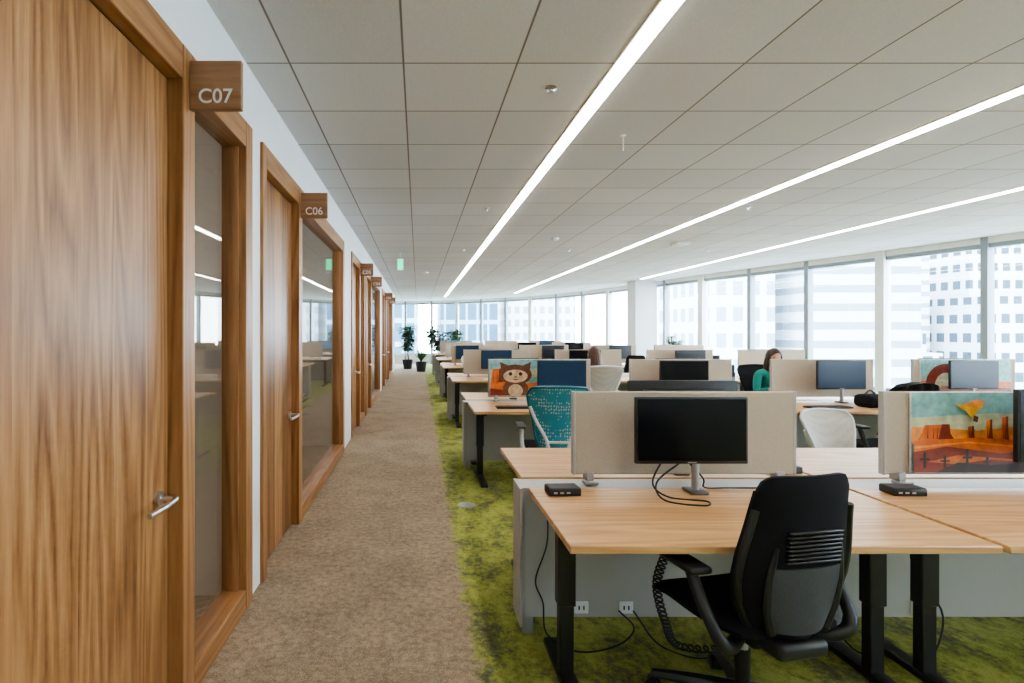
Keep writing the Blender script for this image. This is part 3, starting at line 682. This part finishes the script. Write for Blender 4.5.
# ---------------------------------------------------------------- plants
def plant(name,h,kind,x,y,seed,pot=0.22,ph=0.38,k='leaf',z0=0,spread=0.4):
    r=random.Random(seed); e=empty(name,(x,y,z0))
    b=MB(); b.lathe([(pot*0.75,0),(pot,ph),(pot*0.9,ph),(pot*0.88,ph-0.03),(0.01,ph-0.03)],'blk',24); b.lathe([(pot*0.86,ph-0.05),(pot*0.86,ph-0.025)],'soil',20); b.obj('planter',parent=e)
    l=MB()
    def leaf(p,d,L,w):
        d=Vector(d).normalized(); sd=d.cross(Vector((0,0,1))); sd=sd.normalized() if sd.length>0.01 else Vector((1,0,0))
        vs=[];n=5
        for i in range(n+1):
            t=i/n; c=Vector(p)+d*L*t+Vector((0,0,-L*0.45*t*t)); ww=w*math.sin(math.pi*min(0.98,max(0.05,t)))**0.8
            vs+= [c-sd*ww+Vector((0,0,ww*0.3)),c,c+sd*ww+Vector((0,0,ww*0.3))]
        fs=[]
        for i in range(n):
            a=i*3; fs+=[(a,a+1,a+4,a+3),(a+1,a+2,a+5,a+4)]
        l.add(vs,fs,k,True)
    if kind=='tree':
        for s in range(4):
            a=r.uniform(0,6.28); top=Vector((math.cos(a)*spread*0.4,math.sin(a)*spread*0.4,h*r.uniform(0.7,0.92)))
            l.curve([(0.02*s,0,ph-0.04),(top.x*0.3,top.y*0.5,h*0.4),top],0.012,'p_brn',6)
            for i in range(60):
                t=r.uniform(0.25,1.0); p=Vector((top.x*t,top.y*t,ph+(top.z-ph)*t)); an=r.uniform(0,6.28)
                leaf(p,(math.cos(an),math.sin(an),r.uniform(0.1,0.9)),r.uniform(0.22,0.38)*h/1.6,0.055*h/1.6)
    else:
        for i in range(46):
            an=r.uniform(0,6.28); leaf((0,0,ph-0.03),(math.cos(an)*0.6,math.sin(an)*0.6,r.uniform(0.7,2.2)),(h-ph)*r.uniform(0.6,1.1),0.028)
    l.obj('foliage',parent=e)
plant('potted_ficus',1.95,'tree',-0.42,21.4,1)
plant('potted_dracaena',1.25,'fern',0.12,19.9,2,k='leaf')
plant('potted_palm',2.0,'tree',0.85,21.3,5,0.3,0.45,'leaf2',spread=0.9)
plant('potted_palm',1.8,'tree',1.6,23.0,6,0.25,0.4,'leaf')
plant('potted_fern',1.1,'fern',-1.62,6.35,8,0.2,0.35,'leaf')
plant('potted_fern',1.0,'fern',-1.6,11.6,9,0.2,0.35,'leaf')
plant('desk_plant',0.75,'tree',X0+PITCH*3.6,F0+FP*3+1.3,9,0.09,0.14,'leaf',DH,0.3)

# ---------------------------------------------------------------- people (face +y, seated)
def person(name,x,y,rz,shirt,hair,lean=0.0,headturn=0,longhair=True):
    e=empty(name,(x,y,0),R(rz))
    J={}; V=[];E=[];Rd=[]
    def j(n,p,r,par=None):
        J[n]=len(V); V.append(Vector(p)); Rd.append(r)
        if par: E.append((J[par],J[n]))
    ly=lean
    j('pelvis',(0,0,0.56),0.135); j('waist',(0,ly*0.3,0.70),0.115,'pelvis'); j('chest',(0,ly*0.7-0.01,0.85),0.13,'waist'); j('sho',(0,ly,0.965),0.10,'chest')
    j('neck',(0,ly+0.02,1.03),0.052,'sho'); j('headb',(0,ly+0.045,1.10),0.05,'neck')
    for s,t in ((-1,'l'),(1,'r')):
        j('sh'+t,(s*0.165,ly,0.95),0.058,'sho'); j('el'+t,(s*0.215,ly+0.07,0.71),0.043,'sh'+t); j('wr'+t,(s*0.14,ly+0.29,0.775),0.028,'el'+t)
        j('pa'+t,(s*0.125,ly+0.36,0.775),0.030,'wr'+t)
        j('hip'+t,(s*0.09,0.03,0.545),0.10,'pelvis'); j('kn'+t,(s*0.12,0.44,0.535),0.062,'hip'+t); j('an'+t,(s*0.12,0.40,0.10),0.040,'kn'+t); j('to'+t,(s*0.13,0.55,0.045),0.034,'an'+t)
    me=bpy.data.meshes.new('body'); me.from_pydata(V,E,[]); o=bpy.data.objects.new('tmp',me); COL.objects.link(o)
    o.modifiers.new('s','SKIN'); o.modifiers.new('ss','SUBSURF').levels=2
    for i,sv in enumerate(me.skin_vertices[0].data):
        r=Rd[i]; sv.radius=(r,r*0.78) if i in(0,1,2,3) else (r,r); sv.use_root=(i==0)
    bpy.context.view_layer.update()
    dg=bpy.context.evaluated_depsgraph_get(); nm=bpy.data.meshes.new_from_object(o.evaluated_get(dg)); bpy.data.objects.remove(o)
    nm.materials.clear()
    for k in ('skin',shirt,'jeans','blk'): nm.materials.append(M[k])
    for p in nm.polygons:
        c=p.center; p.use_smooth=True
        hand=c.y>ly+0.285 and 0.70<c.z<0.85 and abs(c.x)<0.2
        if c.z>1.015 or hand: mi=0
        elif c.z<0.09: mi=3
        elif c.z<0.63 and not (abs(c.x)>0.16 and c.z>0.6): mi=2
        else: mi=1
        p.material_index=mi
    place(nm,'body',parent=e)
    f=MB()
    for s,t in ((-1,'l'),(1,'r')):
        base=V[J['pa'+t]]
        for q,(dx,L) in enumerate(((-0.024,0.062),(-0.008,0.072),(0.008,0.068),(0.024,0.054))):
            f.tube([base+Vector((dx,0,0.004)),base+Vector((dx*1.1,0.03+L*0.35,0.008)),base+Vector((dx*1.15,0.03+L*0.75,-0.002)),base+Vector((dx*1.15,0.03+L,-0.018))],[0.009,0.0085,0.008,0.006],'skin',8)
        f.tube([base+Vector((-s*0.02,-0.02,0)),base+Vector((-s*0.042,0.012,-0.004)),base+Vector((-s*0.05,0.045,-0.012))],[0.011,0.010,0.007],'skin',8)
    f.obj('fingers',parent=e)
    h=MB()
    def hp(u,v,off=0):
        th=u*2*math.pi; ph=(v-0.5)*math.pi; cx=math.cos(ph)*math.sin(th); cy=math.cos(ph)*math.cos(th); cz=math.sin(ph)
        rx=0.074;ry=0.093;rz_=0.115
        if cz<0: rx*=1-0.28*cz*cz; ry*=(1-0.25*cz*cz) if cy>0 else (1-0.35*cz*cz)
        return Vector((cx*(rx+off),cy*(ry+off),cz*(rz_+off)))
    vs=[];fs=[];nu,nv=28,20
    for jv in range(nv+1):
        for iu in range(nu): vs.append(hp(iu/nu,jv/nv))
    for jv in range(nv):
        for iu in range(nu): fs.append((jv*nu+iu,jv*nu+(iu+1)%nu,(jv+1)*nu+(iu+1)%nu,(jv+1)*nu+iu))
    h.add(vs,fs,'skin',True)
    h.tube([(0,0.086,0.012),(0,0.100,-0.012),(0,0.108,-0.028),(0,0.092,-0.036)],[0.007,0.010,0.013,0.008],'skin',8)
    for s in(-1,1):
        h.tube([(s*0.031-0.012,0.080,0.004),(s*0.031,0.0855,0.005),(s*0.031+0.012,0.080,0.004)],[0.003,0.007,0.003],'eye',8)
        h.tube([(s*0.031-0.016,0.082,0.024),(s*0.031,0.087,0.027),(s*0.031+0.016,0.080,0.023)],0.0028,hair,6)
        h.tube([(s*0.074,-0.005,-0.025),(s*0.083,-0.012,0.0),(s*0.078,-0.005,0.022)],[0.008,0.013,0.010],'skin',8)
    h.tube([(-0.022,0.076,-0.058),(0,0.086,-0.057),(0.022,0.076,-0.058)],[0.003,0.007,0.003],'lip',8)
    def hv(u,v):
        a=(u-0.5)*2*math.pi
        th=a+math.pi; front=max(0,math.cos(th))
        lo=-0.25+0.95*front**1.3 if longhair else 0.0+0.7*front
        ph=lo+(math.pi/2-lo)*v
        return th,ph,front
    vs=[];fs=[]
    for jv in range(13):
        for iu in range(32):
            th,ph,fr=hv(iu/32,jv/12)
            sxx=math.cos(ph)*math.sin(th);syy=math.cos(ph)*math.cos(th);szz=math.sin(ph)
            w=0.004*math.sin(th*14)
            vs.append((sxx*(0.088+w),syy*(0.107+w),szz*0.130))
    for jv in range(12):
        for iu in range(32): fs.append((jv*32+iu,jv*32+(iu+1)%32,(jv+1)*32+(iu+1)%32,(jv+1)*32+iu))
    h.add(vs,fs,hair,True)
    if longhair:
        def fl(u,v,off):
            a=math.pi*(0.28+1.44*u); L=0.24*v
            rr=1+0.15*math.sin(v*3)-0.1*v; w=0.004*math.sin(a*16+v*3)
            return (math.sin(a)*(0.088*rr+w-off),math.cos(a)*(0.100*rr+w-off)-0.012*v,0.03-L)
        h.shell(lambda u,v:fl(u,v,0),lambda u,v:fl(u,v,0.018),26,10,hair)
    ho=h.obj('head',(0,ly+0.06,1.165),R(headturn),e); ho.rotation_euler=(R(-14 if lean else -4),0,R(headturn))
    return e
person('seated_woman_in_teal',4.67,7.02,172,'teal_cloth','hair',0.10,0)
chair('dark',4.67,7.02,172)
person('seated_woman_at_desk',2.52,7.42,0,'grey_cloth','hair2',0.03,0)
chair('pale',2.52,7.38,0)

# ---------------------------------------------------------------- city outside
def bld(x0,x1,y0,y1,top,m): b=MB(); b.box(x0,x1,y0,y1,-45,top,m); b.box(x0+1,x1-1,y0+1,y1-1,top,top+2.5,m); b.obj('city_building')
fA=facade('facade_punched',(0.50,0.52,0.54),(0.055,0.08,0.10),1.9,2.7,0.62,0.5)  # tones lightened so haze is part of the colour
fB=facade('facade_ribbon',(0.46,0.51,0.55),(0.19,0.24,0.28),30,1.7,1.0,0.42)  # haze lightened into these colours too
fC=facade('facade_curtain',(0.22,0.32,0.39),(0.045,0.09,0.13),1.9,3.6,0.82,0.8)
fD=facade('facade_pale',(0.52,0.55,0.57),(0.22,0.27,0.31),1.6,2.5,0.6,0.55)
bld(78,110,72,110,4,fA); bld(84,98,80,130,12,fA); bld(118,160,100,140,26,fD); bld(36,46,48,70,9,fB); bld(50,62,62,80,-1,fA); bld(27,34,50,66,14,fD)
bld(4,14,92,110,24,fC); bld(-16,0,80,100,7,fC); bld(17,30,100,120,10,fD); bld(-40,-20,70,100,20,fD); bld(62,76,78,98,13,fB)
bld(60,80,10,40,12,fD); bld(60,90,-30,0,30,fB)
b=MB(); b.box(-300,400,-200,400,-46,-45,mat('pale_bounce_ground',(0.5,0.5,0.5),0.9)); b.obj('city_ground')  # ground made pale to bounce daylight up onto the ceiling

# ---------------------------------------------------------------- light
w=bpy.data.worlds.new('overcast_sky'); S.world=w; w.use_nodes=True; nt=w.node_tree; bg=nt.nodes['Background']
tc=N(nt,'ShaderNodeTexCoord'); sp=N(nt,'ShaderNodeSeparateXYZ'); r=ramp(nt,[(0.0,(0.88,0.945,1.0)),(0.6,(0.74,0.87,1.0))])
nt.links.new(tc.outputs['Generated'],sp.inputs[0]); nt.links.new(sp.outputs['Z'],r.inputs['Fac']); nt.links.new(r.outputs['Color'],bg.inputs['Color'])
bg.inputs['Strength'].default_value=28

cam=bpy.data.cameras.new('camera'); co=bpy.data.objects.new('camera',cam); COL.objects.link(co)
co.location=(0,0,1.5); co.rotation_euler=(R(90),0,0); cam.sensor_width=36; cam.lens=525/1024*36
cam.shift_x=(512-418)/1024; cam.shift_y=(332-341.5)/1024; cam.clip_start=0.05; cam.clip_end=800
S.camera=co
